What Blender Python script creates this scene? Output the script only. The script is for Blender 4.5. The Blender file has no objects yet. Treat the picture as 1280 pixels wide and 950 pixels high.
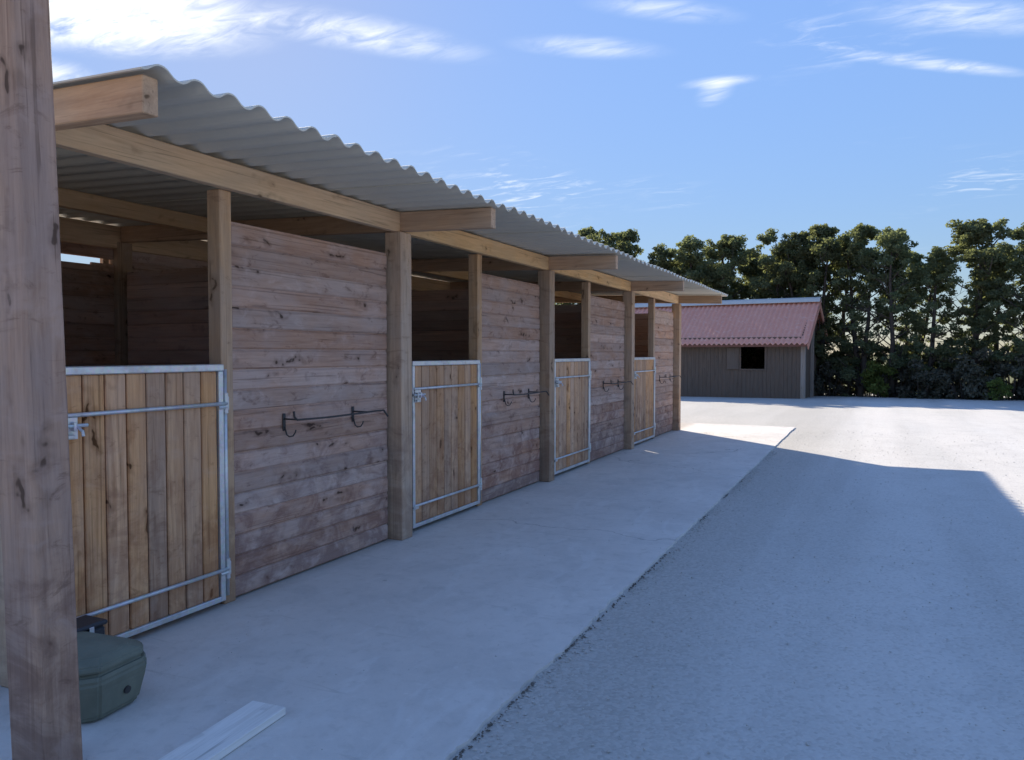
import bpy, bmesh, math, random
import numpy as np
from mathutils import Vector, Matrix, noise as mnoise
R = math.radians
SC = bpy.context.scene
COL = SC.collection

# ------------------------------------------------------------------ camera
cam_d = bpy.data.cameras.new('camera')
cam = bpy.data.objects.new('camera', cam_d); COL.objects.link(cam)
CX, CZ, YAW = 3.38, 1.45, 25.2
cam.location = (CX, 0, CZ)
cam.rotation_euler = (R(90 - 1.98), 0, R(YAW))
cam_d.sensor_width = 36.0
cam_d.lens = 957 / 1280 * 36
cam_d.clip_start = 0.05; cam_d.clip_end = 3000
SC.camera = cam

# ------------------------------------------------------------------ light
SUN_EL, SUN_AZ = 25.8, -45.5          # azimuth from +Y towards +X
sd = Vector((math.sin(R(SUN_AZ)) * math.cos(R(SUN_EL)), math.cos(R(SUN_AZ)) * math.cos(R(SUN_EL)), math.sin(R(SUN_EL))))
sun_d = bpy.data.lights.new('sun', 'SUN'); sun_d.energy = 2.75; sun_d.angle = R(0.5); sun_d.color = (1.0, 0.90, 0.74)
sun = bpy.data.objects.new('sun', sun_d); COL.objects.link(sun)
sun.location = (-20, 20, 20)
sun.rotation_euler = (-sd).to_track_quat('-Z', 'Y').to_euler()

SC.view_settings.view_transform = 'Standard'
SC.view_settings.look = 'None'
SC.view_settings.exposure = 1.82
SC.view_settings.gamma = 1.0
SC.cycles.diffuse_bounces = 7

world = bpy.data.worlds.new('World'); SC.world = world; world.use_nodes = True
wt = world.node_tree; wt.nodes.clear()


class NT:
    """tiny node-tree helper"""
    def __init__(self, tree): self.t = tree
    def n(self, typ, ins=None, **kw):
        nd = self.t.nodes.new(typ)
        for k, v in kw.items(): setattr(nd, k, v)
        for k, v in (ins or {}).items():
            s = nd.inputs[k]
            if isinstance(v, bpy.types.NodeSocket): self.t.links.new(v, s)
            else: s.default_value = v
        return nd
    def math(self, op, a, b=0.0, clamp=False):
        nd = self.n('ShaderNodeMath', {0: a, 1: b}, operation=op); nd.use_clamp = clamp
        return nd.outputs[0]
    def vmath(self, op, a, b=(0, 0, 0)):
        return self.n('ShaderNodeVectorMath', {0: a, 1: b}, operation=op).outputs[0]
    def noise(self, vec, scale, detail=4.0, rough=0.55, dist=0.0):
        return self.n('ShaderNodeTexNoise', {'Vector': vec, 'Scale': scale, 'Detail': detail, 'Roughness': rough, 'Distortion': dist}).outputs[0]
    def ramp(self, fac, stops):
        nd = self.n('ShaderNodeValToRGB', {0: fac}); e = nd.color_ramp.elements
        while len(e) < len(stops): e.new(0.5)
        for el, (p, c) in zip(e, stops):
            el.position = p; el.color = c if len(c) == 4 else (*c, 1)
        return nd.outputs[0]
    def smooth(self, v, a, b):
        nd = self.n('ShaderNodeMapRange', {0: v, 1: a, 2: b, 3: 0.0, 4: 1.0}); nd.interpolation_type = 'SMOOTHSTEP'
        return nd.outputs[0]
    def mix(self, fac, a, b, blend='MIX'):
        nd = self.n('ShaderNodeMix', data_type='RGBA', blend_type=blend)
        for s, v in ((nd.inputs[0], fac), (nd.inputs[6], a), (nd.inputs[7], b)):
            if isinstance(v, bpy.types.NodeSocket): self.t.links.new(v, s)
            else: s.default_value = v if not isinstance(v, tuple) or len(v) == 4 else (*v, 1)
        return nd.outputs[2]
    def scale(self, vec, s, loc=(0, 0, 0)):
        return self.n('ShaderNodeMapping', {'Vector': vec, 'Scale': s, 'Location': loc}).outputs[0]
    def sep(self, v): return self.n('ShaderNodeSeparateXYZ', {0: v}).outputs
    def comb(self, x, y, z): return self.n('ShaderNodeCombineXYZ', {0: x, 1: y, 2: z}).outputs[0]


W = NT(wt)
sky = W.n('ShaderNodeTexSky', sky_type='NISHITA')
sky.sun_disc = False; sky.sun_elevation = R(SUN_EL); sky.sun_rotation = R(SUN_AZ)
sky.altitude = 100; sky.air_density = 1.0; sky.dust_density = 0.12; sky.ozone_density = 4.2
dirv = W.n('ShaderNodeTexCoord').outputs['Generated']
dx, dy, dz = W.sep(dirv)
zc = W.math('ADD', W.math('MAXIMUM', dz, 0.0), 0.12)
cp = W.comb(W.math('DIVIDE', dx, zc), W.math('DIVIDE', dy, zc), 0.0)      # position on a high cloud sheet


def cloud_patch(cx, cy, ang, a, b):
    """soft elliptical region on the cloud sheet"""
    v = W.n('ShaderNodeMapping', {'Vector': cp, 'Location': (cx, cy, 0), 'Rotation': (0, 0, R(ang)), 'Scale': (a, b, 1)}, vector_type='TEXTURE').outputs[0]
    return W.smooth(W.n('ShaderNodeVectorMath', {0: v}, operation='LENGTH').outputs['Value'], 1.0, 0.0)


fine2 = W.noise(W.n('ShaderNodeMapping', {'Vector': cp, 'Rotation': (0, 0, R(-34)), 'Scale': (3.5, 9.0, 1)}).outputs[0], 1.9, 5, 0.62, 0.7)
broad = W.noise(cp, 0.9, 2, 0.5)
cirrus = W.math('MULTIPLY', W.smooth(fine2, 0.48, 0.80), W.smooth(broad, 0.50, 0.72))
PATCH = [(-0.385, 2.115, 8, 0.125, 0.045, 0.55), (-0.405, 2.175, 115, 0.115, 0.06, 0.5), (0.14, 2.205, 31.5, 0.30, 0.045, 0.75), (0.17, 1.98, 28, 0.30, 0.10, 0.6), (-1.12, 1.50, 47, 0.40, 0.11, 0.75),
         (-1.56, 1.15, 40, 0.46, 0.24, 2.2), (-0.64, 1.81, 31, 0.24, 0.07, 0.5), (-0.43, 1.72, 33, 0.22, 0.06, 0.45), (-1.92, 1.27, 30, 0.15, 0.12, 1.2), (0.75, 2.3, 30, 0.5, 0.12, 0.6)]
puff = W.smooth(fine2, 0.20, 0.88)
for (a_, b_, g_, ra_, rb_, st_) in PATCH:
    cirrus = W.math('ADD', cirrus, W.math('MULTIPLY', W.math('MULTIPLY', cloud_patch(a_, b_, g_, ra_, rb_), puff), st_ * 1.7))
# the photograph's sky has a gentler range than the model's: even out its brightness everywhere alike
lum = W.n('ShaderNodeRGBToBW', {0: sky.outputs[0]}).outputs[0]
even = W.math('POWER', W.math('DIVIDE', W.math('MAXIMUM', lum, 0.05), 2.7), -0.76)
skyc = W.vmath('MULTIPLY', sky.outputs[0], W.comb(even, W.math('MULTIPLY', even, 0.95), even))
sky_s = W.n('ShaderNodeBackground', {0: skyc, 1: 0.0512})
cl_s = W.n('ShaderNodeBackground', {0: (0.93, 0.96, 1.0, 1), 1: 0.36})
mixs = W.n('ShaderNodeMixShader', {0: W.math('MULTIPLY', cirrus, 0.9, True), 1: sky_s.outputs[0], 2: cl_s.outputs[0]})
W.n('ShaderNodeOutputWorld', {0: mixs.outputs[0]})

# ------------------------------------------------------------------ helpers
def tag(o, label=None, cat=None, group=None, kind=None):
    if label: o['label'] = label
    if cat: o['category'] = cat
    if group: o['group'] = group
    if kind: o['kind'] = kind
    return o


def empty(name, loc=(0, 0, 0)):
    o = bpy.data.objects.new(name, None); COL.objects.link(o); o.location = loc
    o.empty_display_size = 0.2
    return o


def link(name, me, parent=None, loc=(0, 0, 0), rot=(0, 0, 0), scale=(1, 1, 1)):
    o = bpy.data.objects.new(name, me); COL.objects.link(o)
    o.location = loc; o.rotation_euler = rot; o.scale = scale
    if parent: o.parent = parent
    return o


def mesh_from(name, verts, faces, mat, smooth=False):
    me = bpy.data.meshes.new(name); me.from_pydata(verts, [], faces); me.update()
    if mat: me.materials.append(mat)
    if smooth: me.polygons.foreach_set('use_smooth', [True] * len(me.polygons))
    return me


class MB:
    """collects shapes into one mesh"""
    def __init__(self): self.v = []; self.f = []
    def add(self, vs, fs):
        n = len(self.v); self.v += [tuple(v) for v in vs]; self.f += [tuple(i + n for i in f) for f in fs]; return self
    def box(self, x0, x1, y0, y1, z0, z1, bev=0.0, M=None):
        if bev <= 0:
            vs = [(x, y, z) for x in (x0, x1) for y in (y0, y1) for z in (z0, z1)]
            fs = [(0, 1, 3, 2), (4, 6, 7, 5), (0, 4, 5, 1), (2, 3, 7, 6), (0, 2, 6, 4), (1, 5, 7, 3)]
        else:
            bm = bmesh.new(); bmesh.ops.create_cube(bm, size=1)
            for v in bm.verts:
                v.co = Vector(((x0 + x1) / 2 + v.co.x * (x1 - x0), (y0 + y1) / 2 + v.co.y * (y1 - y0), (z0 + z1) / 2 + v.co.z * (z1 - z0)))
            bmesh.ops.bevel(bm, geom=bm.edges[:], offset=bev, segments=1, affect='EDGES')
            bm.verts.index_update()
            vs = [v.co.copy() for v in bm.verts]; fs = [[v.index for v in f.verts] for f in bm.faces]; bm.free()
        if M is not None: vs = [M @ Vector(v) for v in vs]
        return self.add(vs, fs)
    def tube(self, pts, r, seg=8):
        pts = [Vector(p) for p in pts]; rings = []
        rr = r if isinstance(r, (list, tuple)) else [r] * len(pts)
        for i, p in enumerate(pts):
            d = (pts[min(i + 1, len(pts) - 1)] - pts[max(i - 1, 0)]).normalized()
            a = d.orthogonal().normalized() if i == 0 else (a - d * a.dot(d)).normalized()
            b = d.cross(a)
            rings.append([p + (a * math.cos(t) + b * math.sin(t)) * rr[i] for t in [2 * math.pi * k / seg for k in range(seg)]])
        vs = [v for rg in rings for v in rg]; fs = []
        for i in range(len(pts) - 1):
            for k in range(seg):
                fs.append((i * seg + k, i * seg + (k + 1) % seg, (i + 1) * seg + (k + 1) % seg, (i + 1) * seg + k))
        fs.append(tuple(range(seg - 1, -1, -1))); fs.append(tuple((len(pts) - 1) * seg + k for k in range(seg)))
        return self.add(vs, fs)
    def mesh(self, name, mat, smooth=False): return mesh_from(name, self.v, self.f, mat, smooth)
    def build(self, name, mat, parent=None, loc=(0, 0, 0), rot=(0, 0, 0), smooth=False):
        return link(name, self.mesh(name, mat, smooth), parent, loc, rot)


def new_mat(name):
    m = bpy.data.materials.new(name); m.use_nodes = True; m.node_tree.nodes.clear()
    return m, NT(m.node_tree)


def finish(N, color, rough=0.8, height=None, bump=0.3, dist=0.01, metallic=0.0, spec=0.3):
    ins = {'Base Color': color, 'Roughness': rough, 'Metallic': metallic, 'Specular IOR Level': spec}
    if height is not None:
        ins['Normal'] = N.n('ShaderNodeBump', {'Height': height, 'Strength': bump, 'Distance': dist}).outputs[0]
    p = N.n('ShaderNodeBsdfPrincipled', ins)
    N.n('ShaderNodeOutputMaterial', {0: p.outputs[0]})


def wood(name, dark, light, weather, along=0, wamt=0.5, vary=0.35, knots=1.0, stain=0.0):
    """sawn softwood; grain runs along local axis `along`"""
    m, N = new_mat(name)
    co = N.n('ShaderNodeTexCoord').outputs['Object']
    rnd = N.n('ShaderNodeObjectInfo').outputs['Random']
    off = N.comb(N.math('MULTIPLY', rnd, 31.7), N.math('MULTIPLY', rnd, 17.3), N.math('MULTIPLY', rnd, 53.1))
    co = N.vmath('ADD', co, off)
    def sc(a, c): s = [c, c, c]; s[along] = a; return tuple(s)
    g = N.noise(N.scale(co, sc(1.6, 26)), 1.0, 7, 0.62, 0.8)
    blot = N.noise(N.scale(co, sc(2.2, 5.0)), 1.3, 4, 0.6)
    big = N.noise(N.scale(co, sc(0.9, 1.4)), 1.0, 3, 0.5)
    fg = N.noise(N.scale(co, sc(7.0, 110)), 1.0, 4, 0.7)
    c = N.ramp(N.math('ADD', N.math('MULTIPLY', g, 0.72), N.math('MULTIPLY', fg, 0.28)), [(0.30, dark), (0.70, light)])
    wf = N.math('MULTIPLY', N.smooth(N.math('ADD', N.math('MULTIPLY', blot, 0.6), N.math('MULTIPLY', big, 0.4)), 0.38, 0.62), wamt)
    c = N.mix(wf, c, N.mix(N.math('ADD', N.math('MULTIPLY', g, 0.5), N.math('MULTIPLY', fg, 0.5)), tuple(x * 0.62 for x in weather), tuple(min(1, x * 1.12) for x in weather)))
    kc = N.vmath('ADD', N.scale(co, sc(2.1, 7.5)), N.n('ShaderNodeTexNoise', {'Vector': co, 'Scale': 9.0, 'Detail': 2.0}).outputs[1])
    kn = N.n('ShaderNodeTexVoronoi', {'Vector': kc, 'Scale': 1.0}).outputs['Distance']
    c = N.mix(N.math('MULTIPLY', N.smooth(kn, 0.30, 0.12), 0.35 * knots), c, tuple(x * 0.55 for x in dark))
    c = N.mix(N.math('MULTIPLY', N.smooth(kn, 0.13, 0.07), 0.8 * knots), c, tuple(x * 0.25 for x in dark))
    # check lines and weather stains; damp creeping up from the splash zone
    ck = N.noise(N.scale(co, sc(0.9, 38)), 1.0, 3, 0.5, 1.2)
    c = N.mix(N.math('MULTIPLY', N.smooth(ck, 0.60, 0.70), 0.45), c, tuple(x * 0.35 for x in dark))
    if stain:
        wp = N.n('ShaderNodeNewGeometry').outputs['Position']
        sn = N.noise(N.vmath('ADD', N.scale(wp, (1, 2.6, 3.4)), N.vmath('MULTIPLY', off, (0.02, 0.02, 0.02))), 1.5, 6, 0.68, 0.9)
        pz = N.sep(wp)[2]
        damp = N.smooth(N.math('ADD', N.math('MULTIPLY', pz, -0.22), sn), 0.30, 0.56)
        c = N.mix(N.math('MULTIPLY', damp, stain * 0.70), c, tuple(x * f for x, f in zip(dark, (0.66, 0.60, 0.68))))
        sm = N.smooth(N.noise(N.vmath('ADD', N.scale(wp, (3, 7, 15)), off), 1.0, 5, 0.7, 0.6), 0.56, 0.70)
        c = N.mix(N.math('MULTIPLY', sm, stain * 0.60), c, tuple(x * f for x, f in zip(dark, (0.55, 0.50, 0.52))))
        lt = N.smooth(N.noise(N.scale(wp, (1, 3.1, 4.3), (7, 3, 1)), 1.7, 5, 0.6, 0.5), 0.54, 0.72)
        c = N.mix(N.math('MULTIPLY', lt, stain * 0.45), c, tuple(min(1, x * 1.18) for x in weather))
    val = N.math('ADD', N.math('MULTIPLY', rnd, vary), 1 - vary / 2)
    c = N.n('ShaderNodeHueSaturation', {'Color': c, 'Value': val, 'Saturation': N.math('ADD', 0.85, N.math('MULTIPLY', N.math('FRACT', N.math('MULTIPLY', rnd, 7.31)), 0.3))}).outputs[0]
    finish(N, c, 0.85, N.math('ADD', g, N.math('MULTIPLY', fg, 0.5)), 0.45, 0.004, spec=0.15)
    return m


M_PANEL = wood('panel_boards', (0.30, 0.175, 0.125), (0.56, 0.365, 0.27), (0.50, 0.375, 0.325), 1, 0.8, 0.30, 1.2, 1.0)
M_PANELX = wood('partition_boards', (0.42, 0.27, 0.21), (0.66, 0.46, 0.38), (0.56, 0.44, 0.40), 0, 0.6, 0.3)
M_GATE = wood('gate_planks', (0.38, 0.185, 0.09), (0.76, 0.465, 0.26), (0.52, 0.35, 0.25), 2, 0.5, 0.34, 1.3, 0.75)
M_BEAM = wood('beam_timber', (0.50, 0.30, 0.15), (0.80, 0.55, 0.31), (0.64, 0.48, 0.31), 1, 0.45, 0.2)
M_RAFT = wood('rafter_timber', (0.34, 0.20, 0.115), (0.60, 0.40, 0.25), (0.44, 0.33, 0.24), 0, 0.45, 0.35)
M_POST = wood('post_timber', (0.32, 0.195, 0.115), (0.58, 0.395, 0.25), (0.44, 0.335, 0.26), 2, 0.65, 0.28, 1.0, 0.7)
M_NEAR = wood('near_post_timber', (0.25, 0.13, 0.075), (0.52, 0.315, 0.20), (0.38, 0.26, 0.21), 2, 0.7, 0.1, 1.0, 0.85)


def galvanised():
    m, N = new_mat('galvanised_steel')
    co = N.n('ShaderNodeTexCoord').outputs['Object']
    v = N.n('ShaderNodeTexVoronoi', {'Vector': co, 'Scale': 60.0}).outputs['Color']
    n = N.noise(co, 9.0, 5, 0.6)
    c = N.mix(N.math('MULTIPLY', N.smooth(n, 0.45, 0.7), 0.5), (0.66, 0.68, 0.70), (0.40, 0.40, 0.40))
    c = N.mix(0.12, c, v, 'MULTIPLY')
    finish(N, c, N.math('ADD', 0.38, N.math('MULTIPLY', n, 0.25)), n, 0.1, 0.002, 0.75, 0.5)
    return m


M_GALV = galvanised()


def simple(name, base, rough=0.6, var=0.2, scale=8.0, metallic=0.0, bump=0.15):
    m, N = new_mat(name)
    co = N.n('ShaderNodeTexCoord').outputs['Object']
    n = N.noise(co, scale, 6, 0.6)
    c = N.mix(n, tuple(b * (1 - var) for b in base), tuple(min(1, b * (1 + var)) for b in base))
    finish(N, c, rough, n, bump, 0.004, metallic)
    return m


M_PLANK = wood('pale_plank', (0.60, 0.57, 0.53), (0.86, 0.84, 0.80), (0.72, 0.70, 0.67), 1, 0.3, 0.1, 0.2, 0.0)
M_BLACK = simple('black_iron', (0.055, 0.05, 0.048), 0.6, 0.4, 30)
M_GREEN = simple('green_plastic', (0.165, 0.175, 0.135), 0.65, 0.4, 11)
M_DARKP = simple('dark_plastic', (0.045, 0.045, 0.05), 0.45, 0.4, 7)
M_RIDGE = simple('pale_ridge_metal', (0.52, 0.51, 0.48), 0.6, 0.15, 3)
M_DARKROOM = simple('dark_inner_timber', (0.05, 0.04, 0.035), 0.9, 0.3, 3)


def fibre():
    m, N = new_mat('fibre_cement')
    co = N.n('ShaderNodeTexCoord').outputs['Object']
    n = N.noise(co, 1.3, 6, 0.65); f = N.noise(co, 30, 4, 0.6)
    st = N.noise(N.scale(co, (0.5, 5, 1)), 1.0, 5, 0.6)
    c = N.mix(n, (0.54, 0.52, 0.445), (0.68, 0.66, 0.57))
    c = N.mix(N.math('MULTIPLY', N.smooth(st, 0.5, 0.75), 0.35), c, (0.45, 0.45, 0.38))
    c = N.mix(N.math('MULTIPLY', f, 0.25), c, (0.46, 0.45, 0.40))
    finish(N, c, 0.85, f, 0.15, 0.003, spec=0.2)
    return m


M_FIBRE = fibre()


def redroof():
    m, N = new_mat('red_roof_sheet')
    co = N.n('ShaderNodeTexCoord').outputs['Object']
    n = N.noise(co, 0.9, 6, 0.65); f = N.noise(co, 9, 5, 0.6)
    c = N.mix(n, (0.66, 0.27, 0.19), (0.78, 0.40, 0.29))
    c = N.mix(N.math('MULTIPLY', N.smooth(f, 0.5, 0.75), 0.5), c, (0.78, 0.56, 0.46))
    finish(N, c, 0.75, f, 0.15, 0.004, spec=0.3)
    return m


M_RED = redroof()
M_FASCIA = simple('dark_red_fascia', (0.20, 0.085, 0.06), 0.7, 0.3, 5)
M_SHED = wood('shed_boards', (0.12, 0.082, 0.06), (0.20, 0.145, 0.11), (0.165, 0.13, 0.105), 2, 0.6, 0.2, 0.3)
M_SHEDP = wood('shed_posts', (0.24, 0.19, 0.15), (0.38, 0.31, 0.26), (0.34, 0.30, 0.27), 2, 0.6, 0.2, 0.3)


def concrete():
    m, N = new_mat('slab_concrete')
    co = N.n('ShaderNodeTexCoord').outputs['Object']
    n1 = N.noise(co, 0.55, 5, 0.6, 0.4); n2 = N.noise(co, 3.2, 6, 0.65, 0.6); n3 = N.noise(co, 70, 4, 0.7)
    swirl = N.noise(N.scale(co, (2.4, 0.7, 1)), 1.5, 5, 0.6, 1.5)
    c = N.ramp(n1, [(0.3, (0.57, 0.53, 0.49)), (0.7, (0.69, 0.65, 0.605))])
    c = N.mix(N.math('MULTIPLY', N.smooth(n2, 0.42, 0.72), 0.45), c, (0.46, 0.44, 0.415))
    c = N.mix(N.math('MULTIPLY', N.smooth(swirl, 0.52, 0.66), 0.3), c, (0.71, 0.69, 0.66))
    sp = N.n('ShaderNodeTexVoronoi', {'Vector': co, 'Scale': 2.3, 'Randomness': 1.0}).outputs['Distance']
    spots = N.math('MULTIPLY', N.smooth(sp, 0.05, 0.02), N.smooth(n2, 0.45, 0.6))
    c = N.mix(N.math('MULTIPLY', spots, 0.6), c, (0.17, 0.15, 0.13))
    c = N.mix(N.math('MULTIPLY', N.smooth(n3, 0.55, 0.8), 0.35), c, (0.36, 0.34, 0.31))
    n4 = N.noise(co, 13, 5, 0.7, 0.3)
    c = N.mix(N.math('MULTIPLY', N.smooth(n4, 0.50, 0.72), 0.40), c, (0.44, 0.41, 0.37))
    c = N.mix(N.math('MULTIPLY', N.smooth(n4, 0.44, 0.26), 0.35), c, (0.74, 0.71, 0.67))
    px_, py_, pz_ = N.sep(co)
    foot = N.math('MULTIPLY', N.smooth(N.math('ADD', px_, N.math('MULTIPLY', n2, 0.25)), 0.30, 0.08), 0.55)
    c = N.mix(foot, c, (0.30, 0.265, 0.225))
    scuff = N.noise(N.n('ShaderNodeMapping', {'Vector': co, 'Rotation': (0, 0, 0.35), 'Scale': (0.8, 9.0, 1)}).outputs[0], 1.4, 5, 0.6, 0.8)
    c = N.mix(N.math('MULTIPLY', N.smooth(scuff, 0.62, 0.72), 0.35), c, (0.36, 0.335, 0.30))
    crk = N.n('ShaderNodeTexVoronoi', {'Vector': N.vmath('ADD', co, N.n('ShaderNodeTexNoise', {'Vector': co, 'Scale': 1.6, 'Detail': 5.0}).outputs[1]), 'Scale': 0.28}, feature='DISTANCE_TO_EDGE').outputs['Distance']
    c = N.mix(N.math('MULTIPLY', N.smooth(crk, 0.0035, 0.001), 0.5), c, (0.22, 0.20, 0.18))
    h = N.math('ADD', N.math('MULTIPLY', n2, 0.6), N.math('ADD', N.math('MULTIPLY', n4, 0.35), N.math('MULTIPLY', n3, 0.3)))
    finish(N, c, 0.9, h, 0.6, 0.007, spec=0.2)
    return m


def gravel():
    m, N = new_mat('yard_gravel')
    co = N.n('ShaderNodeTexCoord').outputs['Object']
    n1 = N.noise(co, 0.22, 5, 0.6, 0.3); n2 = N.noise(co, 2.1, 6, 0.65, 0.5)
    track = N.noise(N.scale(co, (0.95, 0.045, 1)), 1.0, 4, 0.55, 0.4)
    v = N.n('ShaderNodeTexVoronoi', {'Vector': co, 'Scale': 60.0}); v2 = N.n('ShaderNodeTexVoronoi', {'Vector': co, 'Scale': 22.0})
    grit = N.noise(co, 140, 3, 0.7)
    c = N.ramp(track, [(0.36, (0.44, 0.42, 0.39)), (0.64, (0.58, 0.56, 0.53))])
    c = N.mix(N.math('MULTIPLY', N.smooth(n1, 0.4, 0.68), 0.5), c, (0.62, 0.585, 0.54))
    x, y, z = N.sep(co)
    xw = N.math('ADD', x, N.math('ADD', N.math('MULTIPLY', N.noise(N.scale(co, (0.3, 0.16, 1)), 1.0, 3, 0.5), 1.3), N.math('MULTIPLY', n2, 0.5)))
    for c0_, w0_ in ((3.55, 0.55), (4.75, 0.5), (5.9, 0.5)):
        tr_ = N.smooth(N.math('ABSOLUTE', N.math('SUBTRACT', xw, c0_ + 0.9)), w0_, 0.1)
        c = N.mix(N.math('MULTIPLY', tr_, 0.42), c, (0.62, 0.585, 0.54))
    dirt = N.smooth(xw, 4.0, 3.0)
    c = N.mix(N.math('MULTIPLY', dirt, 0.5), c, (0.34, 0.32, 0.285))
    c = N.mix(N.math('MULTIPLY', N.smooth(n2, 0.45, 0.75), 0.4), c, (0.42, 0.40, 0.37))
    bw = N.n('ShaderNodeRGBToBW', {0: v.outputs['Color']}).outputs[0]
    c = N.mix(N.math('MULTIPLY', N.smooth(bw, 0.35, 0.8), 0.2), c, (0.70, 0.68, 0.64))
    c = N.mix(N.math('MULTIPLY', N.smooth(bw, 0.35, 0.1), 0.25), c, (0.28, 0.265, 0.24))
    # grass and dry soil take over beyond the yard
    far = N.smooth(N.math('ADD', z, N.math('MULTIPLY', n1, 0.12)), -0.14, -0.26)
    c = N.mix(far, c, N.mix(n2, (0.10, 0.11, 0.045), (0.17, 0.16, 0.075)))
    h = N.math('ADD', N.math('MULTIPLY', v.outputs['Distance'], -0.5), N.math('ADD', N.math('MULTIPLY', v2.outputs['Distance'], -0.35), N.math('MULTIPLY', grit, 0.5)))
    finish(N, c, 0.95, h, 0.5, 0.010, spec=0.15)
    return m


M_SLAB = concrete(); M_YARD = gravel()

# ------------------------------------------------------------------ ground
FWD = (-math.sin(R(YAW)), math.cos(R(YAW)))


def ground_z(x, y):
    s = (x - CX) * FWD[0] + y * FWD[1]
    d = max(0.0, s - 17.0)
    z = -0.00104 * d * d if d < 20 else -0.416 - 0.0416 * 8 * (1 - math.exp(-(d - 20) / 8))
    return z - 0.014


def grid_axis(fine0, fine1, step, far, grow=1.25):
    a = list(np.arange(fine0, fine1 + 1e-6, step)); s = step
    while a[-1] < far: s *= grow; a.append(a[-1] + s)
    s = step
    while a[0] > -far: s *= grow; a.insert(0, a[0] - s)
    return a


gx = grid_axis(-12, 14, 0.25, 900); gy = grid_axis(-4, 48, 0.25, 900)
gv = []
for y in gy:
    for x in gx:
        z = ground_z(x, y)
        if abs(x) < 40 and -10 < y < 70:
            z += 0.012 * mnoise.noise(Vector((x * 0.35, y * 0.12, 0))) + 0.006 * mnoise.noise(Vector((x * 1.7, y * 1.3, 3)))
        if x < 2.6 and y < 16.8: z = min(z, -0.016)
        gv.append((x, y, z))
nx = len(gx); gf = []
for j in range(len(gy) - 1):
    for i in range(nx - 1):
        a = j * nx + i; gf.append((a, a + 1, a + nx + 1, a + nx))
yard = link('yard_ground', mesh_from('yard_ground', gv, gf, M_YARD, True)); tag(yard, kind='structure')

# the concrete apron in front of and under the stables: crumbled outer edge
rnd = random.Random(4)
edge = []
y = -7.0
while y < 16.0:
    edge.append((2.02 + 0.016 * mnoise.noise(Vector((y * 1.3, 0, 5))) + 0.012 * mnoise.noise(Vector((y * 9, 0, 1))) + rnd.uniform(-0.007, 0.007), y)); y += rnd.uniform(0.02, 0.05)
edge.append((2.0, 16.02))
x = 1.95
while x > -3.6:
    edge.append((x, 16.02 + 0.02 * mnoise.noise(Vector((x * 2.3, 4, 0))))); x -= 0.06
edge += [(-3.6, 16.0), (-3.6, -7.0)]
sv = [(a, b, 0.0) for a, b in edge] + [(a + (0.012 if a > 1.9 else 0), b, -0.12) for a, b in edge]
n = len(edge)
sf = [tuple(range(n))] + [(i, i + n, (i + 1) % n + n, (i + 1) % n) for i in range(n)]
slab = link('concrete_apron', mesh_from('concrete_apron', sv, sf, M_SLAB)); tag(slab, kind='structure')

# ------------------------------------------------------------------ stable block
stable = empty('stable_block', (-1.2, 8.2, 0))
tag(stable, 'long timber stable block with plank walls, half gates and grey corrugated overhanging roof', 'stable')
SO = Vector(stable.location)


def part(name, me, x, y, z, parent=None, rot=(0, 0, 0)):
    """a stable part at world x, y, z"""
    p = parent or stable
    base = SO if p is stable else Vector(p['_o'])
    return link(name, me, p, Vector((x, y, z)) - base, rot)


POSTS = [2.10, 5.04, 8.03, 11.27, 14.40]
GATES = [(2.235, 3.235), (5.215, 6.375), (8.25, 9.475), (11.50, 12.78)]
REAR = -3.1
SL = 0.035
PITCH = 0.177


def rz(x): return 2.512 + SL * (0.88 - x)      # underside of the roof sheets


# posts
pm = MB().box(-0.075, 0.075, -0.075, 0.075, 0.0, 2.385, 0.006).mesh('post', M_POST)
pmr = MB().box(-0.075, 0.075, -0.082, 0.082, 0.0, 2.50, 0.006).mesh('post', M_POST)
for i, py in enumerate(POSTS):
    part('post', pm, 0.03, py, 0.0)
    part('post', pmr, REAR - 0.02, py, 0.0)
jm = MB().box(-0.05, 0.05, -0.045, 0.045, 0.0, 2.385, 0.005).mesh('jamb_post', M_POST)
for y0, y1 in GATES: part('jamb_post', jm, -0.035, y1 + 0.062, 0.0)

# rafters with their tails out over the apron
ra = MB().box(-3.35, 0.86, -0.036, 0.036, -0.145, 0.0, 0.004)
rv = [(x, y, z + SL * (0.86 - x)) for x, y, z in ra.v]
rm = mesh_from('rafter', rv, ra.f, M_RAFT)
for py in POSTS: part('rafter', rm, 0, py, rz(0.86) - 0.002)

# eaves beam between the rafters, middle and rear purlins
for i in range(4):
    a, b = POSTS[i] + 0.038, POSTS[i + 1] - 0.038
    L = b - a
    for bx_, hh in ((0.045, 0.15), (-1.75, 0.125), (REAR + 0.02, 0.21)):
        me = MB().box(-0.03, 0.03, -L / 2, L / 2, -hh, 0.0, 0.004).mesh('beam', M_BEAM)
        part('eaves_beam' if bx_ > 0 else 'purlin', me, bx_, (a + b) / 2, rz(bx_) - 0.006)

# board walls: every board a piece of its own on a stud frame
BH = 0.1222
rb = random.Random(11)


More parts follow.
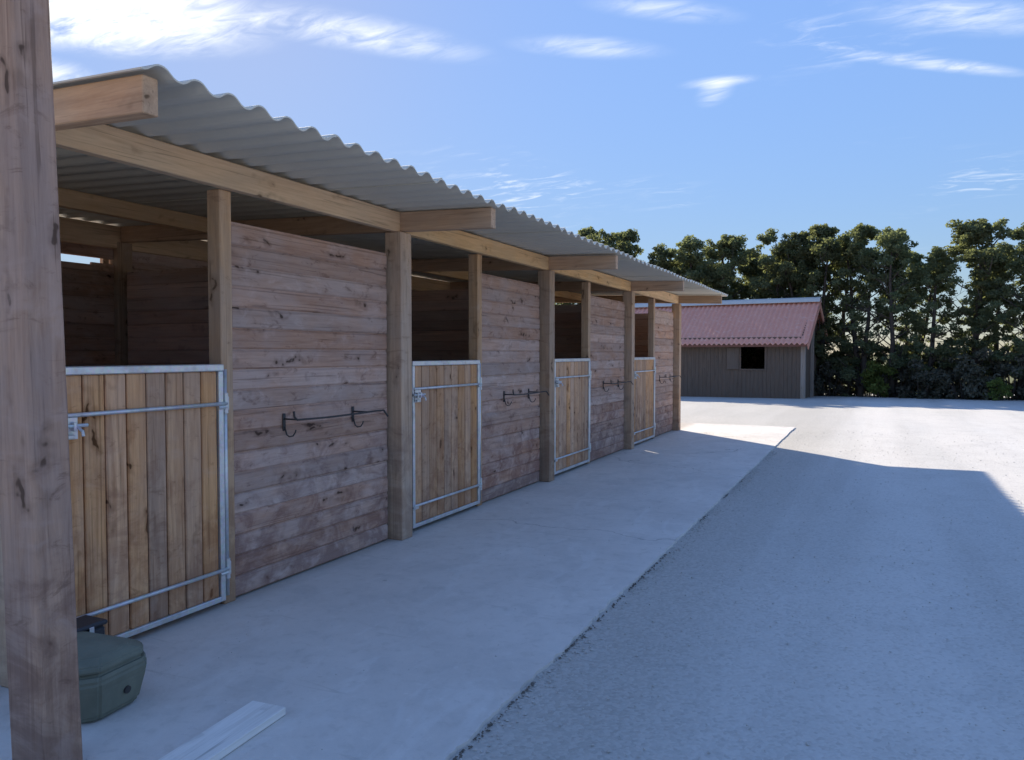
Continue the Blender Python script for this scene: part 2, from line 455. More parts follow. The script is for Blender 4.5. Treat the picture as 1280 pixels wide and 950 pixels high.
def board_wall(name, x, y0, y1, n, mat, axis='y', thick=0.03, z0=0.012, skip=(), x_end=None):
    """axis y: wall along y at x; axis x: wall along x from x to x_end at y0"""
    L = (y1 - y0) if axis == 'y' else abs(x_end - x)
    cx, cy = (x, (y0 + y1) / 2) if axis == 'y' else ((x + x_end) / 2, y0)
    top = z0 + n * BH - 0.02; w_ = L / 2 - 0.03
    out = [(-w_, 0), (w_, 0), (w_, top), (w_ - .06, top), (w_ - .06, .06), (.03, .06), (.03, top), (-.03, top), (-.03, .06), (-w_ + .06, .06), (-w_ + .06, top), (-w_, top)]
    lo_, hi_ = (-thick - 0.045, -thick - 0.002) if axis == 'y' else (thick / 2 + 0.002, thick / 2 + 0.045)
    fv = [(d_, t, z) if axis == 'y' else (t, d_, z) for d_ in (lo_, hi_) for t, z in out]; no = len(out)
    f = MB().add(fv, [tuple(range(no)), tuple(range(2 * no - 1, no - 1, -1))] + [(i_, i_ + no, (i_ + 1) % no + no, (i_ + 1) % no) for i_ in range(no)])
    fr = part(name, f.mesh('stud_frame', M_POST), cx, cy, 0.0)
    fr['_o'] = (cx, cy, 0.0)
    var = []
    for v in range(3):
        h = BH - rb.uniform(0.005, 0.011)
        if axis == 'y': m_ = MB().box(-thick, 0.0, -L / 2, L / 2, 0, h, 0.008).box(-thick * .7, -thick * .35, -L / 2 + .002, L / 2 - .002, h - .008, BH + .006)
        else: m_ = MB().box(-L / 2, L / 2, -thick / 2, thick / 2, 0, h, 0.008).box(-L / 2 + .002, L / 2 - .002, -thick * .15, thick * .15, h - .008, BH + .006)
        var.append(m_.mesh('board', mat))
    for k in range(n):
        if k in skip: continue
        jx = rb.uniform(-0.0035, 0.0035)
        tilt = rb.uniform(-0.0012, 0.0012)
        if axis == 'y': part('board', var[k % 3], cx + jx, cy, z0 + k * BH, fr, (tilt, 0, 0))
        else: part('board', var[k % 3], cx, cy + jx, z0 + k * BH, fr, (0, tilt, 0))
    return fr


for i, (g0, g1) in enumerate(GATES):
    board_wall('front_plank_wall', 0.0, g1 + 0.110, POSTS[i + 1] - 0.112, 18, M_PANEL)
for i in range(4):
    w = board_wall('rear_plank_wall', REAR, POSTS[i] + 0.078, POSTS[i + 1] - 0.078, 20, M_PANEL, skip=(18,) if i == 0 else ())
    if i == 0:      # one short board leaves a slot of daylight next to the partition
        me = MB().box(-0.03, 0, -1.1, 1.1, 0, BH - 0.045, 0.0075).mesh('board', M_PANEL)
        part('board', me, REAR, POSTS[0] + 1.2, 0.012 + 18 * BH, w)
        me = MB().box(-0.03, 0, -0.17, 0.17, 0, 0.055, 0.005).mesh('board', M_PANEL)
        part('board', me, REAR, 4.57, 0.012 + 18 * BH, w)
        me = MB().box(-0.03, 0, -0.13, 0.13, 0, BH - 0.045, 0.0075).mesh('board', M_PANEL)
        part('board', me, REAR, 4.86, 0.012 + 18 * BH, w)
for i, py in enumerate(POSTS):
    board_wall('end_plank_wall' if i in (0, 4) else 'partition_wall', REAR + 0.08, py, py, 18, M_PANELX, 'x', x_end=-0.06)

# corrugated fibre-cement sheets, six waves each
ROOF0, ROOF1 = 2.03, 14.56


def sheet_mesh(width, x0, x1, th=0.007, amp=0.036, slope=SL):
    nseg = int(round(width / PITCH * 12)); prof = []
    for k in range(nseg + 1):
        yy = k * width / nseg
        w = 0.5 - 0.5 * math.cos(2 * math.pi * yy / PITCH)
        w = w * w * (3 - 2 * w) * 0.5 + w * 0.5
        prof.append((yy, w * amp))
    vs = []; m_ = len(prof)
    for xx in (x0, x1):
        for t in (0, th):
            for yy, zz in prof: vs.append((xx, yy, zz + t + slope * (x1 - xx)))
    fs = []
    a, b, c, d = 0, m_, 2 * m_, 3 * m_
    for k in range(m_ - 1):
        fs += [(a + k, a + k + 1, c + k + 1, c + k), (b + k, d + k, d + k + 1, b + k + 1), (c + k, c + k + 1, d + k + 1, d + k), (a + k, b + k, b + k + 1, a + k + 1)]
    fs += [(a, c, d, b), (a + m_ - 1, b + m_ - 1, d + m_ - 1, c + m_ - 1)]
    return vs, fs


SW = PITCH * 6
vs, fs = sheet_mesh(SW + PITCH * 0.5, -3.55, 0.90)
shm = mesh_from('roof_sheet', vs, fs, M_FIBRE, False)
k = 0; yy = ROOF0
rs = random.Random(8)
while yy < ROOF1 - 0.2:
    part('roof_sheet', shm, rs.uniform(-0.006, 0.006), yy, rz(0.90) + 0.0015 + 0.0075 * (k % 2), rot=(0, 0, rs.uniform(-0.0006, 0.0006)))
    yy += SW; k += 1

# half gates
def make_gate(y0, y1):
    w = y1 - y0; H0, H1 = 0.035, 1.39
    ox = (0.028, (y0 + y1) / 2, 0.0)
    f = MB(); hw = w / 2
    f.box(-0.02, 0.02, -hw, -hw + 0.034, H0, H1 - 0.04, 0.004)                       # latch stile
    f.box(-0.02, 0.02, hw - 0.034, hw, H0, H1 - 0.04, 0.004)                         # hinge stile
    f.box(-0.022, 0.024, -hw - 0.002, hw + 0.002, H1 - 0.04, H1, 0.005)              # capping rail
    f.box(-0.02, 0.02, -hw + 0.034, hw - 0.034, H0, H0 + 0.03, 0.004)                # bottom rail
    g = part('gate', f.mesh('gate_frame', M_GALV), *ox); g['_o'] = ox
    n_ = int(round((w - 0.068) / 0.124)); bw = (w - 0.068) / n_
    pmsh = [MB().box(-0.012, 0.012, -bw / 2 + gp, bw / 2 - gp, 0, H1 - 0.04 - H0 - 0.03, 0.005).mesh('plank', M_GATE) for gp in (0.003, 0.0045)]
    rg = random.Random(int(y0 * 100))
    for k in range(n_):
        part('plank', pmsh[k % 2], ox[0] - 0.006 + rg.uniform(-0.002, 0.002), y0 + 0.034 + bw * (k + 0.5), H0 + 0.03, g)
    for zz in (1.165, 0.215):
        part('brace_bar', MB().tube([(0, -hw + 0.01, 0), (0, hw + 0.02, 0)], 0.011, 8).mesh('brace_bar', M_GALV, True), ox[0] + 0.022, ox[1], zz, g)
        h = MB().tube([(0.004, 0.0, -0.055), (0.004, 0.0, 0.06)], 0.013, 10)         # hinge pin in its eye
        h.box(-0.022, 0.006, 0.0, 0.026, -0.04, 0.04, 0.004)
        h.tube([(0.006, 0.0, -0.02), (0.006, -0.06, -0.02)], 0.012, 8)
        part('hinge', h.mesh('hinge', M_GALV), ox[0] + 0.014, y1 + 0.016, zz, g)
    part('hinge_tube', MB().tube([(0, 0, 0.06), (0, 0, 1.36)], 0.0135, 10).mesh('hinge_tube', M_GALV, True), ox[0] + 0.006, y1 + 0.019, 0.0, g)
    l = MB().box(-0.003, 0.003, -0.045, 0.045, -0.05, 0.05, 0.001)
    l.tube([(0.014, -0.085, 0.012), (0.014, 0.085, 0.012)], 0.009, 8)
    l.tube([(0.014, 0.03, 0.012), (0.05, 0.035, -0.012), (0.055, 0.035, -0.035)], 0.007, 6)
    l.box(0.003, 0.026, -0.04, -0.022, -0.012, 0.03, 0.002); l.box(0.003, 0.026, 0.012, 0.026, -0.012, 0.03, 0.002)
    l.box(0.003, 0.02, -0.035, 0.02, -0.045, -0.028, 0.002)
    part('latch', l.mesh('latch', M_GALV), ox[0] + 0.026, y0 + 0.062, 1.105, g)
    kl = MB().box(-0.004, 0.004, -0.03, 0.05, -0.012, 0.012, 0.002).tube([(0.0, -0.03, 0), (0.02, -0.06, 0.0)], 0.008, 6)
    part('kick_latch', kl.mesh('kick_latch', M_GALV), ox[0] + 0.026, y0 + 0.02, 0.2, g)
    return g


for g0, g1 in GATES: make_gate(g0, g1)

# blanket rails on the plank walls
RAILS = [(3.72, 4.66, 'black steel blanket rail with hooks on the plank wall nearest the green tub'),
         (6.93, 7.75, 'black steel blanket rail with hooks on the second plank wall from the green tub'),
         (10.1, 11.0, 'black steel blanket rail with hooks on the third plank wall from the green tub'),
         (13.2, 14.2, 'black steel blanket rail with hooks on the end plank wall facing the red-roofed shed')]


def make_rail(y0, y1, label):
    r = empty('blanket_rail', (0.0, (y0 + y1) / 2, 1.035)); hw = (y1 - y0) / 2
    tag(r, label, 'blanket rail', 'blanket rails on the stable front')
    def ch(nm, mb, m_=M_BLACK): link(nm, mb.mesh(nm, m_, True), r)
    XO = 0.13
    ch('rail_bar', MB().tube([(XO, -hw, 0.055), (XO, -hw + 0.006, 0.02), (XO, -hw + 0.03, 0.0), (XO, -hw * 0.3, -0.006), (XO, hw * 0.4, -0.004), (XO, hw - 0.03, 0.0), (XO + 0.02, hw, 0.0), (XO + 0.05, hw + 0.01, -0.045)], 0.007, 8))
    for s in (-hw + 0.05, hw * 0.62):
        ch('wall_plate', MB().box(0.0045, 0.011, s - 0.012, s + 0.012, -0.075, 0.035, 0.001))
        ch('support_arm', MB().tube([(0.008, s, 0.0), (XO, s, 0.0)], 0.006, 6))
        ch('hook', MB().tube([(0.012, s, -0.05), (0.025, s + 0.004, -0.10), (0.04, s + 0.01, -0.112), (0.06, s + 0.022, -0.108), (0.072, s + 0.03, -0.085), (0.074, s + 0.032, -0.07)], 0.0048, 6))
    return r


for a in RAILS: make_rail(*a)

# ------------------------------------------------------------------ nearest post: carries the header of a canopy
npost = empty('canopy_post', (0.825, 1.672, 0)); tag(npost, 'thick rough timber post standing on the apron in front of the gate', 'post')
bm = bmesh.new()
rp = random.Random(3)
segs = 40; HN = 2.9
sec = [(-0.087, -0.068), (-0.095, -0.060), (-0.095, 0.060), (-0.087, 0.068), (0.087, 0.068), (0.095, 0.060), (0.095, -0.060), (0.087, -0.068)]
rings = []
for k in range(segs + 1):
    z = HN * k / segs; rg = []
    ln = Vector((-0.030 * (z - 1.2) - 0.052, -0.004 * (z - 1.2), 0))
    for j, (a, b) in enumerate(sec):
        wob = 0.0035 * mnoise.noise(Vector((a * 6, b * 6, z * 2.3))) + 0.0018 * mnoise.noise(Vector((a * 30, b * 30, z * 14)))
        rg.append(bm.verts.new((a * (1 + wob * 6) + ln.x, b * (1 + wob * 6) + ln.y, z)))
    rings.append(rg)
for k in range(segs):
    for j in range(8): bm.faces.new((rings[k][j], rings[k + 1][j], rings[k + 1][(j + 1) % 8], rings[k][(j + 1) % 8]))
bm.faces.new(rings[0]); bm.faces.new(rings[-1][::-1])
bmesh.ops.recalc_face_normals(bm, faces=bm.faces)
me = bpy.data.meshes.new('post'); bm.to_mesh(me); bm.free(); me.materials.append(M_NEAR)
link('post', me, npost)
link('header_beam', MB().box(-0.05, 0.05, -2.6, 0.10, 0.0, 0.18, 0.006).mesh('header_beam', M_BEAM), npost, (-0.02, 0.0, 2.9))

# ------------------------------------------------------------------ small things by the post
def tub():
    t = empty('plastic_tub', (0.45, 2.06, 0.0)); t.rotation_euler = (0, 0, R(6)); t.scale = (1.12, 1.12, 1.12)
    tag(t, 'dull green plastic tub with lid on the apron behind the thick timber post', 'tub')
    bm = bmesh.new()
    def ring(hx, hy, z, c):
        return [bm.verts.new(p) for p in ((-hx + c, -hy, z), (hx - c, -hy, z), (hx, -hy + c, z), (hx, hy - c, z), (hx - c, hy, z), (-hx + c, hy, z), (-hx, hy - c, z), (-hx, -hy + c, z))]
    rs_ = [ring(.16, .115, 0.0, .04), ring(.178, .132, .018, .045), ring(.200, .152, .120, .05), ring(.203, .155, .150, .05), ring(.192, .144, .178, .05)]
    for a, b in zip(rs_, rs_[1:]):
        for j in range(8): bm.faces.new((a[j], a[(j + 1) % 8], b[(j + 1) % 8], b[j]))
    bm.faces.new(rs_[0][::-1]); bm.faces.new(rs_[-1])
    bmesh.ops.recalc_face_normals(bm, faces=bm.faces); bmesh.ops.bevel(bm, geom=bm.edges[:], offset=0.009, segments=2, affect='EDGES'); me = bpy.data.meshes.new('body'); bm.to_mesh(me); bm.free(); me.materials.append(M_GREEN); link('body', me, t)
    bm = bmesh.new()
    rs_ = [ring(.188, .140, .180, .05), ring(.196, .148, .186, .05), ring(.190, .142, .206, .05), ring(.160, .112, .224, .05), ring(.10, .06, .229, .04)]
    for a, b in zip(rs_, rs_[1:]):
        for j in range(8): bm.faces.new((a[j], a[(j + 1) % 8], b[(j + 1) % 8], b[j]))
    bm.faces.new(rs_[0][::-1]); bm.faces.new(rs_[-1])
    bmesh.ops.recalc_face_normals(bm, faces=bm.faces); bmesh.ops.bevel(bm, geom=bm.edges[:], offset=0.005, segments=2, affect='EDGES'); me = bpy.data.meshes.new('lid'); bm.to_mesh(me); bm.free(); me.materials.append(M_GREEN); link('lid', me, t)
    link('drain_plug', MB().tube([(.186, .02, .080), (.199, .02, .078)], 0.014, 12).mesh('drain_plug', M_BLACK), t)


tub()
bx = empty('storage_box', (0.19, 2.24, 0)); tag(bx, 'small black plastic box with metal clip between the green tub and gate', 'box')
link('body', MB().box(-.07, .07, -.08, .08, 0, .225, .014).mesh('body', M_DARKP), bx)
link('lid', MB().box(-.076, .076, -.086, .086, .226, .248, .008).mesh('lid', M_DARKP), bx)
link('clip', MB().box(.0765, .081, -.012, .012, .205, .238, .002).mesh('clip', M_GALV), bx)

pl = MB().box(-0.082, 0.082, -0.75, 0.0, 0.0, 0.032, 0.003).build('loose_plank', M_PLANK, None, (1.19, 2.345, 0.0015), (0, 0, R(4)))
tag(pl, 'pale grey sawn plank lying flat on the concrete apron', 'plank')

# loose stones along the crumbled slab edge and over the yard: nobody could count them
rng = np.random.default_rng(5)
pv = []; pf = []
def stone(x, y, z, s):
    b = len(pv)
    for d in ((1, 0, 0), (0, 1, 0), (-1, 0, 0), (0, -1, 0), (0, 0, 1), (0, 0, -1)):
        j = rng.uniform(0.6, 1.25, 3)
        pv.append((x + d[0] * s * j[0] + rng.normal(0, s * .2), y + d[1] * s * j[1] + rng.normal(0, s * .2), z + d[2] * s * .6 * j[2]))
    for f in ((0, 1, 4), (1, 2, 4), (2, 3, 4), (3, 0, 4), (1, 0, 5), (2, 1, 5), (3, 2, 5), (0, 3, 5)): pf.append(tuple(b + q for q in f))
for _ in range(2600):
    yy = rng.uniform(0.9, 12); xx = 2.03 + abs(rng.normal(0, 0.055))
    if mnoise.noise(Vector((yy * 1.1, 0, 9))) < -0.05 and rng.random() < 0.75: continue
    stone(xx, yy, -0.012, rng.uniform(0.002, 0.008) * (1.3 if rng.random() < .12 else 1))
for _ in range(2600):
    yy = 1 + 15 * rng.random() ** 1.4; xx = 2.05 + 5.5 * rng.random()
    stone(xx, yy, ground_z(xx, yy) + 0.004, rng.uniform(0.003, 0.009))
for _ in range(160):
    stone(rng.uniform(0.15, 2.0), rng.uniform(1.5, 10), 0.002, rng.uniform(0.002, 0.005))
ev, ef = pv, pf
pv, pf = [], []
for _ in range(800):
    yy = 0.9 + 9 * rng.random() ** 2.2
    if mnoise.noise(Vector((yy * 0.9, 0, 17))) < 0.0: continue
    stone(2.034 + abs(rng.normal(0, 0.010)), yy, -0.010, rng.uniform(0.003, 0.009))
M_SOIL = simple('dark_soil', (0.13, 0.115, 0.10), 0.95, 0.5, 23)
tag(link('soil_crumbs', mesh_from('soil_crumbs', pv, pf, M_SOIL)), 'dark soil crumbs lodged along the broken edge of the apron', 'soil', kind='stuff')
pv, pf = ev, ef
M_STONE = simple('loose_stone', (0.46, 0.44, 0.41), 0.9, 0.35, 23)
tag(link('loose_stones', mesh_from('loose_stones', pv, pf, M_STONE)), 'loose gravel scattered along the broken edge of the apron', 'gravel', kind='stuff')

# ------------------------------------------------------------------ red-roofed shed
SX1, SX0, SY0, SW_ = 1.21, -8.5, 28.05, 4.4
gz = ground_z(SX1, SY0) - 0.01
shed = empty('red_roofed_shed', (-3.6, SY0 + 2.4, gz)); tag(shed, 'low dark timber shed with red corrugated roof in front of the trees', 'shed')
HO = Vector(shed.location)
corner = Vector((SX1, SY0, gz)); turn = Matrix.Rotation(R(-5), 3, 'Z')
shed.location = corner - turn @ (corner - HO); shed.rotation_euler = (0, 0, R(-5))
EH, RH = 2.02, 3.42
def hp(nm, mb, m_, smooth=False):
    o = mb.build(nm, m_, shed, smooth=smooth); o.location = -HO + Vector((0, 0, gz)); return o
OP0, OP1, OZ0, OZ1 = -0.87, -0.05, 1.02, 1.84
wl = MB(); rw = random.Random(2)
x = SX0
while x < SX1 - 0.12:
    b = x + 0.142; j = rw.uniform(-.006, .006)
    if b > OP0 and x < OP1:
        wl.box(x, b - .003, SY0 + j, SY0 + .028 + j, -.3, OZ0, 0.004); wl.box(x, b - .003, SY0 + j, SY0 + .028 + j, OZ1, EH + .12, 0.004)
    else: wl.box(x, b - .003, SY0 + j, SY0 + .028 + j, -.3, EH + .12, 0.004)
    x = b
y = SY0 + 0.15
while y < SY0 + SW_ - .15:
    t = EH + .1 + (RH - EH - .15) * (1 - abs((y + .07 - SY0 - SW_ / 2) / (SW_ / 2)))
    for xx in (SX1 - .05, SX0): wl.box(xx, xx + .028, y, y + .136, -.5, t, 0.004)
    y += .142
wl.box(SX0, SX1, SY0 + SW_ - .03, SY0 + SW_, -.6, EH + .1)
hp('wall', wl, M_SHED)
fr = MB(); fr.box(OP0 - .07, OP0, SY0 - .025, SY0 - .006, OZ0 - .06, OZ1); fr.box(OP1, OP1 + .07, SY0 - .025, SY0 - .006, OZ0 - .06, OZ1); fr.box(OP0, OP1, SY0 - .025, SY0 - .006, OZ0 - .06, OZ0)
hp('window_frame', fr, M_SHED)
# a plank shutter folded back beside the opening
hp('shutter', MB().box(OP0 - .50, OP0 - .075, SY0 - .05, SY0 - .028, OZ0 - .02, OZ1 - .06, .004), M_SHED)
for xx, yy2 in ((SX1, SY0 - .02), (SX1, SY0 + SW_ - .1), (SX0, SY0 - .02)):
    hp('corner_post', MB().box(xx - .06, xx + .09, yy2, yy2 + .15, -.5, EH + .05, .006), M_SHEDP)
hp('corner_post', MB().box(SX1 - .015, SX1 + .09, SY0 + 1.7, SY0 + 1.85, -.5, EH + 1.05, .006), M_SHEDP)
# roof: two corrugated slopes
run = SW_ / 2 + .30; slope = (RH - EH) / (SW_ / 2)
for sgn, nm in ((-1, 'roof'), (1, 'roof')):
    rm_ = MB(); npt = int((SX1 + .22 - SX0 + .35) / PITCH * 8)
    A = []; B = []
    for k in range(npt + 1):
        xx = SX0 - .35 + k * (SX1 - SX0 + .57) / npt
        zz = 0.03 * math.cos(2 * math.pi * k / 8)
        A.append((xx, SY0 + SW_ / 2 + sgn * .02, RH + .08 + zz)); B.append((xx, SY0 + SW_ / 2 + sgn * run, RH + .08 - slope * run + zz))
    m_ = len(A)
    lo = [(a, b, c - .02) for a, b, c in A + B]
    fs_ = [(k, k + 1, m_ + k + 1, m_ + k) for k in range(m_ - 1)] + [(2 * m_ + k, 3 * m_ + k, 3 * m_ + k + 1, 2 * m_ + k + 1) for k in range(m_ - 1)]
    fs_ += [(m_ + k, m_ + k + 1, 3 * m_ + k + 1, 3 * m_ + k) for k in range(m_ - 1)] + [(0, m_, 3 * m_, 2 * m_), (m_ - 1, 3 * m_ - 1, 4 * m_ - 1, 2 * m_ - 1)]
    rm_.add(A + B + lo, fs_)
    hp(nm, rm_, M_RED)
    fy = SY0 + SW_ / 2 + sgn * (run - .05)
    hp('fascia', MB().box(SX0 - .33, SX1 + .20, min(fy, fy + .03 * sgn), max(fy, fy + .03 * sgn), RH + .03 - slope * run - .06, RH + .02 - slope * run + .03), M_FASCIA)
    # verge boards
    ang = math.atan(slope)
    for xx in (SX1 + .20, SX0 - .36):
        vb = MB().box(xx, xx + .03, -run * .5 / math.cos(ang), run * .5 / math.cos(ang), -.16, .02, 0, Matrix.Translation((0, SY0 + SW_ / 2 + sgn * run / 2, RH + .015 - slope * run / 2)) @ Matrix.Rotation(-ang * sgn, 4, 'X'))
        hp('verge_board', vb, M_RED)
rc = MB(); prof = [(-.26, -.10), (-.13, .02), (0, .07), (.13, .02), (.26, -.10)]
for s0, s1 in zip(prof, prof[1:]):
    b = [(xx, SY0 + SW_ / 2 + p[0], RH + .125 + p[1] + dz_) for xx in (SX0 - .37, SX1 + .24) for p in (s0, s1) for dz_ in (0, .02)]
    rc.add(b, [(0, 1, 3, 2), (4, 6, 7, 5), (0, 4, 5, 1), (2, 3, 7, 6), (0, 2, 6, 4), (1, 5, 7, 3)])
hp('ridge_cap', rc, M_RIDGE)

# ------------------------------------------------------------------ trees
def leaf_mat(name, a, b, trans):
    m, N = new_mat(name)
    co = N.n('ShaderNodeTexCoord').outputs['Object']
    rnd = N.n('ShaderNodeObjectInfo').outputs['Random']
    n = N.noise(co, 1.1, 3, 0.6); n2 = N.noise(co, 9.0, 2, 0.6)
    f = N.math('ADD', N.math('MULTIPLY', n, 0.6), N.math('MULTIPLY', n2, 0.4))
    c = N.ramp(f, [(0.35, a), (0.68, b)])
    c = N.n('ShaderNodeHueSaturation', {'Color': c, 'Hue': N.math('ADD', 0.485, N.math('MULTIPLY', rnd, 0.03)), 'Value': N.math('ADD', 0.8, N.math('MULTIPLY', rnd, 0.4))}).outputs[0]
    d = N.n('ShaderNodeBsdfDiffuse', {0: c})
    t = N.n('ShaderNodeBsdfTranslucent', {0: N.mix(0.55, c, (0.30, 0.33, 0.10))})
    mx = N.n('ShaderNodeMixShader', {0: trans, 1: d.outputs[0], 2: t.outputs[0]})
    N.n('ShaderNodeOutputMaterial', {0: mx.outputs[0]})
    return m


M_LEAF = leaf_mat('tree_leaves', (0.070, 0.088, 0.055), (0.200, 0.215, 0.125), 0.5)
M_LEAFB = leaf_mat('bush_leaves', (0.07, 0.07, 0.055), (0.14, 0.13, 0.10), 0.2)
M_LEAFY = leaf_mat('bright_bush_leaves', (0.09, 0.12, 0.03), (0.20, 0.23, 0.07), 0.4)
M_BARK = simple('bark', (0.075, 0.06, 0.05), 0.9, 0.4, 6)


def leaves(rg, centres, radii, counts, size):
    """leaf-sized quads in uneven clumps"""
    P = []
    for c, r, n_ in zip(centres, radii, counts):
        d = rg.normal(size=(n_, 3)); d /= np.linalg.norm(d, axis=1)[:, None]
        rad = rg.random(n_) ** 0.45
        P.append(np.array(c) + d * rad[:, None] * np.array([r, r, r * 0.75]))
    P = np.concatenate(P); n_ = len(P)
    u = rg.normal(size=(n_, 3)); u /= np.linalg.norm(u, axis=1)[:, None]
    w = rg.normal(size=(n_, 3)); w = np.cross(u, w); w /= np.linalg.norm(w, axis=1)[:, None]
    s = size * rg.uniform(0.6, 1.35, n_)[:, None]
    q = np.stack([P - u * s, P + w * s * .55, P + u * s, P - w * s * .55], axis=1).reshape(-1, 3)
    return q


def quad_mesh(name, q, mat):
    me = bpy.data.meshes.new(name); n_ = len(q) // 4
    me.vertices.add(n_ * 4); me.vertices.foreach_set('co', q.astype(np.float32).ravel())
    me.loops.add(n_ * 4); me.loops.foreach_set('vertex_index', np.arange(n_ * 4, dtype=np.int32))
    me.polygons.add(n_); me.polygons.foreach_set('loop_start', np.arange(0, n_ * 4, 4, dtype=np.int32))
    me.update(calc_edges=True); me.materials.append(mat)
    return me


def tree_meshes(seed, H=9.0):
    rg = np.random.default_rng(seed); tb = MB()
    tips = []
    nst = 2 if seed % 2 else 1
    for st in range(nst):
        bx_, by_ = rg.normal(0, .28, 2) if st else (0, 0)
        pts = []; hh = H * (0.93 if st == 0 else rg.uniform(.6, .8))
        lean = rg.normal(0, .05, 2)
        for k in range(9):
            t = k / 8
            pts.append((bx_ + lean[0] * hh * t + rg.normal(0, .07) * t, by_ + lean[1] * hh * t + rg.normal(0, .07) * t, -0.4 + (hh + .4) * t))
        tb.tube(pts, [0.15 * (1 - k / 8) ** .8 + .012 for k in range(9)], 7)
        nb = 25 if st == 0 else 12
        for b in range(nb):
            t = 0.08 + 0.90 * (b + rg.random() * .7) / nb
            i = min(int(t * 8), 7); f = t * 8 - i
            p0 = np.array(pts[i]) * (1 - f) + np.array(pts[i + 1]) * f
            az = b * 2.4 + rg.normal(0, .5)
            ln = (0.5 + 1.5 * math.sin(math.pi * min(1, 0.15 + t * .85)) ** .8) * rg.uniform(.6, 1.15) * (1.0 if t < .85 else .8)
            up = rg.uniform(.25, .95)
            d = np.array([math.cos(az), math.sin(az), up]); d /= np.linalg.norm(d)
            p1 = p0 + d * ln * .5 + rg.normal(0, .06, 3); p2 = p0 + d * ln + np.array([0, 0, .14 * ln]) + rg.normal(0, .1, 3)
            tb.tube([p0, p1, p2], [.045 * (1.1 - t * .6), .028, .010], 5)
            tips += [(p2, 1.0, t), (p1 + rg.normal(0, .12, 3), .8, t)]
            for s in range(2):
                p3 = p1 + (p2 - p1) * rg.random() + rg.normal(0, .33, 3) + np.array([0, 0, .12])
                tb.tube([p1, p3], [.018, .007], 4); tips.append((p3, .8, t))
        tips.append((np.array(pts[-1]), .9, 1.0)); tips.append((np.array(pts[-2]) + rg.normal(0, .2, 3), .9, 1.0))
        for k in range(4): tips.append((np.array(pts[-1]) + np.array([rg.normal(0, .45), rg.normal(0, .45), rg.uniform(-.5, .35)]), .55, 1.0))
    cs, rr, nn = [], [], []
    # secondary twigs fill the crown unevenly: noise leaves holes of every size
    off_ = rg.uniform(0, 50)
    for _ in range(420):
        t = rg.uniform(.14, .97); a_ = rg.uniform(0, 6.28); wd = 1.55 * math.sin(math.pi * min(1, .22 + t * .76)) ** .7
        r_ = wd * rg.random() ** .5; ax = np.array(tb.v[0]) * 0
        p = np.array([math.cos(a_) * r_, math.sin(a_) * r_, t * H])
        if mnoise.noise(Vector((p[0] * 1.0 + off_, p[1] * 1.0, p[2] * 0.95))) < (.27 if .25 < t < .68 else .04): continue
        r = rg.uniform(.16, .34); cs.append(p); rr.append(r); nn.append(int(1050 * r * r + 8))
    for p, s, t in tips:
        if t < .70 and rg.random() < .66: continue
        r = s * rg.uniform(.20, .50); cs.append(p); rr.append(r); nn.append(int(1050 * r * r + 8))
    q = leaves(rg, cs, rr, nn, 0.078)
    return tb.mesh('trunk', M_BARK, True), quad_mesh('crown', q, M_LEAF)


TV = [tree_meshes(s) for s in (1, 2, 3, 4, 5, 6)]


def at_px(px, depth):
    u = (px - 640) / 957; r = u * depth
    c, s = math.cos(R(YAW)), math.sin(R(YAW))
    return CX + depth * FWD[0] + r * c, depth * FWD[1] + r * s


# a planted row behind the yard; (column in view, distance, height)
TOPS = [(600, 300), (650, 297), (695, 292), (735, 283), (782, 285), (826, 303), (866, 292), (910, 291), (958, 290), (1000, 288), (1024, 279), (1076, 279), (1116, 284), (1162, 306), (1214, 271), (1272, 283), (1325, 276), (1385, 285), (1450, 280), (1520, 284)]
ROW = []
for px, ty in TOPS:
    dd = 39 / (1 + 0.8 * (px - 640) / 957)
    ROW.append((px, dd, ty))
for px, ty in ((716, 310), (846, 318), (890, 312), (938, 310), (980, 306), (1050, 298), (1140, 312), (1244, 300)):
    ROW.append((px, 41.5 / (1 + 0.8 * (px - 640) / 957), ty))
rt = random.Random(21)
for i, (px, dd, ty) in enumerate(ROW):
    x, y = at_px(px, dd); h = (441 - ty) / 957 * dd + CZ - ground_z(x, y); tm, cm = TV[(i * 5 + i // 6) % 6]
    t = empty('broadleaf_tree', (x, y, ground_z(x, y)))
    k = h / 9.0; t.scale = (k * rt.uniform(1.0, 1.2), k * rt.uniform(1.0, 1.2), k); t.rotation_euler = (0, 0, rt.uniform(0, 6.28))
    if px < 1000: tag(t, 'dark leafy tree whose crown rises behind the red shed roof', 'tree', 'trees behind the red-roofed shed')
    else: tag(t, 'tall dark backlit tree in the row beside the open end of the red-roofed shed', 'tree', 'trees beside the red-roofed shed')
    link('trunk', tm, t); link('crown', cm, t)


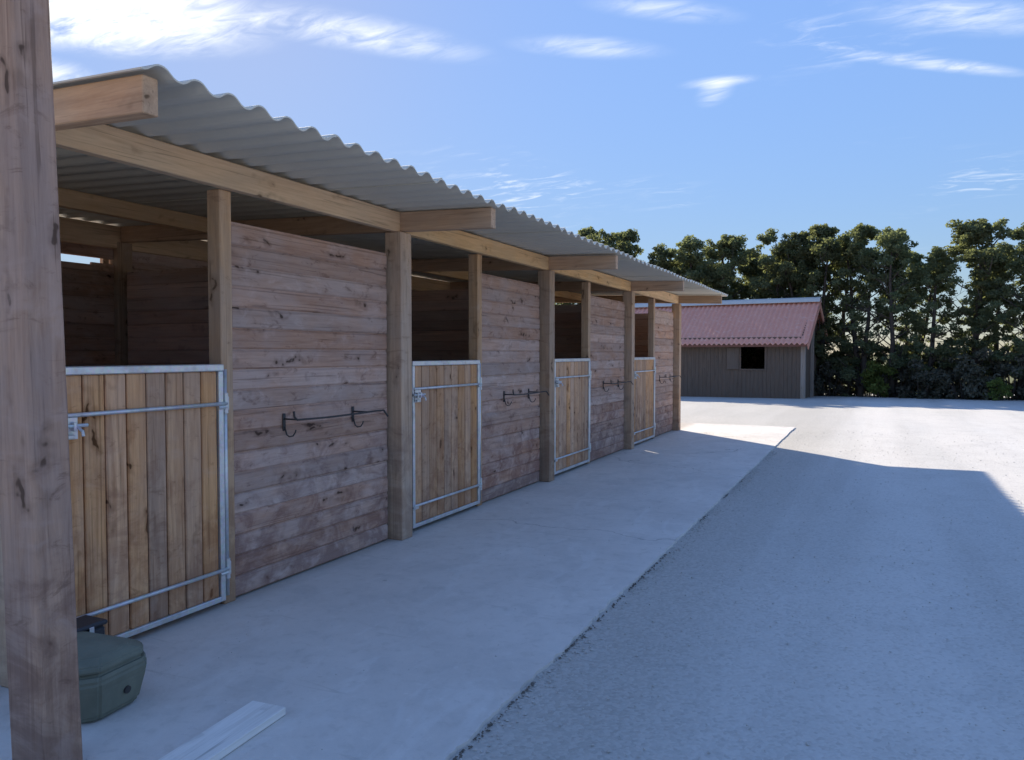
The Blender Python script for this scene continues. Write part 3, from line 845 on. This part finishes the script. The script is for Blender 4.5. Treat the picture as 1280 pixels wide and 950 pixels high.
def bush_mesh(seed, mat):
    rg = np.random.default_rng(seed + 90); cs, rr, nn = [], [], []; tb = MB()
    for k in range(26):
        a = rg.uniform(0, 6.28); r = rg.random() ** .6 * .95; z = rg.uniform(.15, 2.2) * (1.1 - .4 * r)
        p = np.array([math.cos(a) * r, math.sin(a) * r, z]); cs.append(p); s = rg.uniform(.22, .42); rr.append(s); nn.append(int(420 * s * s + 10))
        if k % 3 == 0: tb.tube([(p[0] * .15, p[1] * .15, -.3), tuple(p * np.array([.6, .6, .6])), tuple(p)], [.03, .02, .008], 5)
    return tb.mesh('stems', M_BARK, True), quad_mesh('foliage', leaves(rg, cs, rr, nn, 0.10), mat)


BV = [bush_mesh(s, M_LEAFB) for s in (1, 2, 3)]; BY = bush_mesh(4, M_LEAFY)
BUSH = []
for px, dd, sc_, yel in ((1038, 28.6, .6, 0), (1060, 29.2, .7, 0), (1097, 27.6, .62, 1), (1126, 27.6, .66, 0), (1150, 26.6, .66, 0), (1180, 26.6, .62, 0), (1205, 25.8, .68, 0), (1246, 24.9, .36, 1), (1232, 25.6, .7, 0), (1264, 25.2, .7, 0), (1296, 24.8, .7, 0), (1334, 24.4, .65, 0),
                         (1085, 29.6, .8, 0), (1112, 29.0, .8, 0), (1140, 28.6, .85, 0), (1168, 28.2, .8, 0), (1194, 27.8, .85, 0), (1222, 27.4, .85, 0), (1276, 26.6, .85, 0), (1040, 30.4, .75, 0), (1310, 26.4, .85, 0)):
    BUSH.append((px, dd, sc_, yel))
nb = 0
for i, (px, dd, s, yel) in enumerate(BUSH):
    x, y = at_px(px, dd); sm_, fm = BY if yel else BV[i % 3]
    b = empty('bush', (x, y, ground_z(x, y) - .05)); b.scale = (s, s, s); b.rotation_euler = (0, 0, rt.uniform(0, 6.28))
    if yel:
        tag(b, ('bright yellow-green bush in front of the dark tree trunks', 'small yellow-green shrub low among the dark undergrowth')[nb], 'bush'); nb += 1
    else: tag(b, 'dark undergrowth bush at the foot of the tree row', 'bush', 'undergrowth bushes under the trees')
    link('stems', sm_, b); link('foliage', fm, b)

for o in list(SC.objects):
    if '_o' in o: del o['_o']
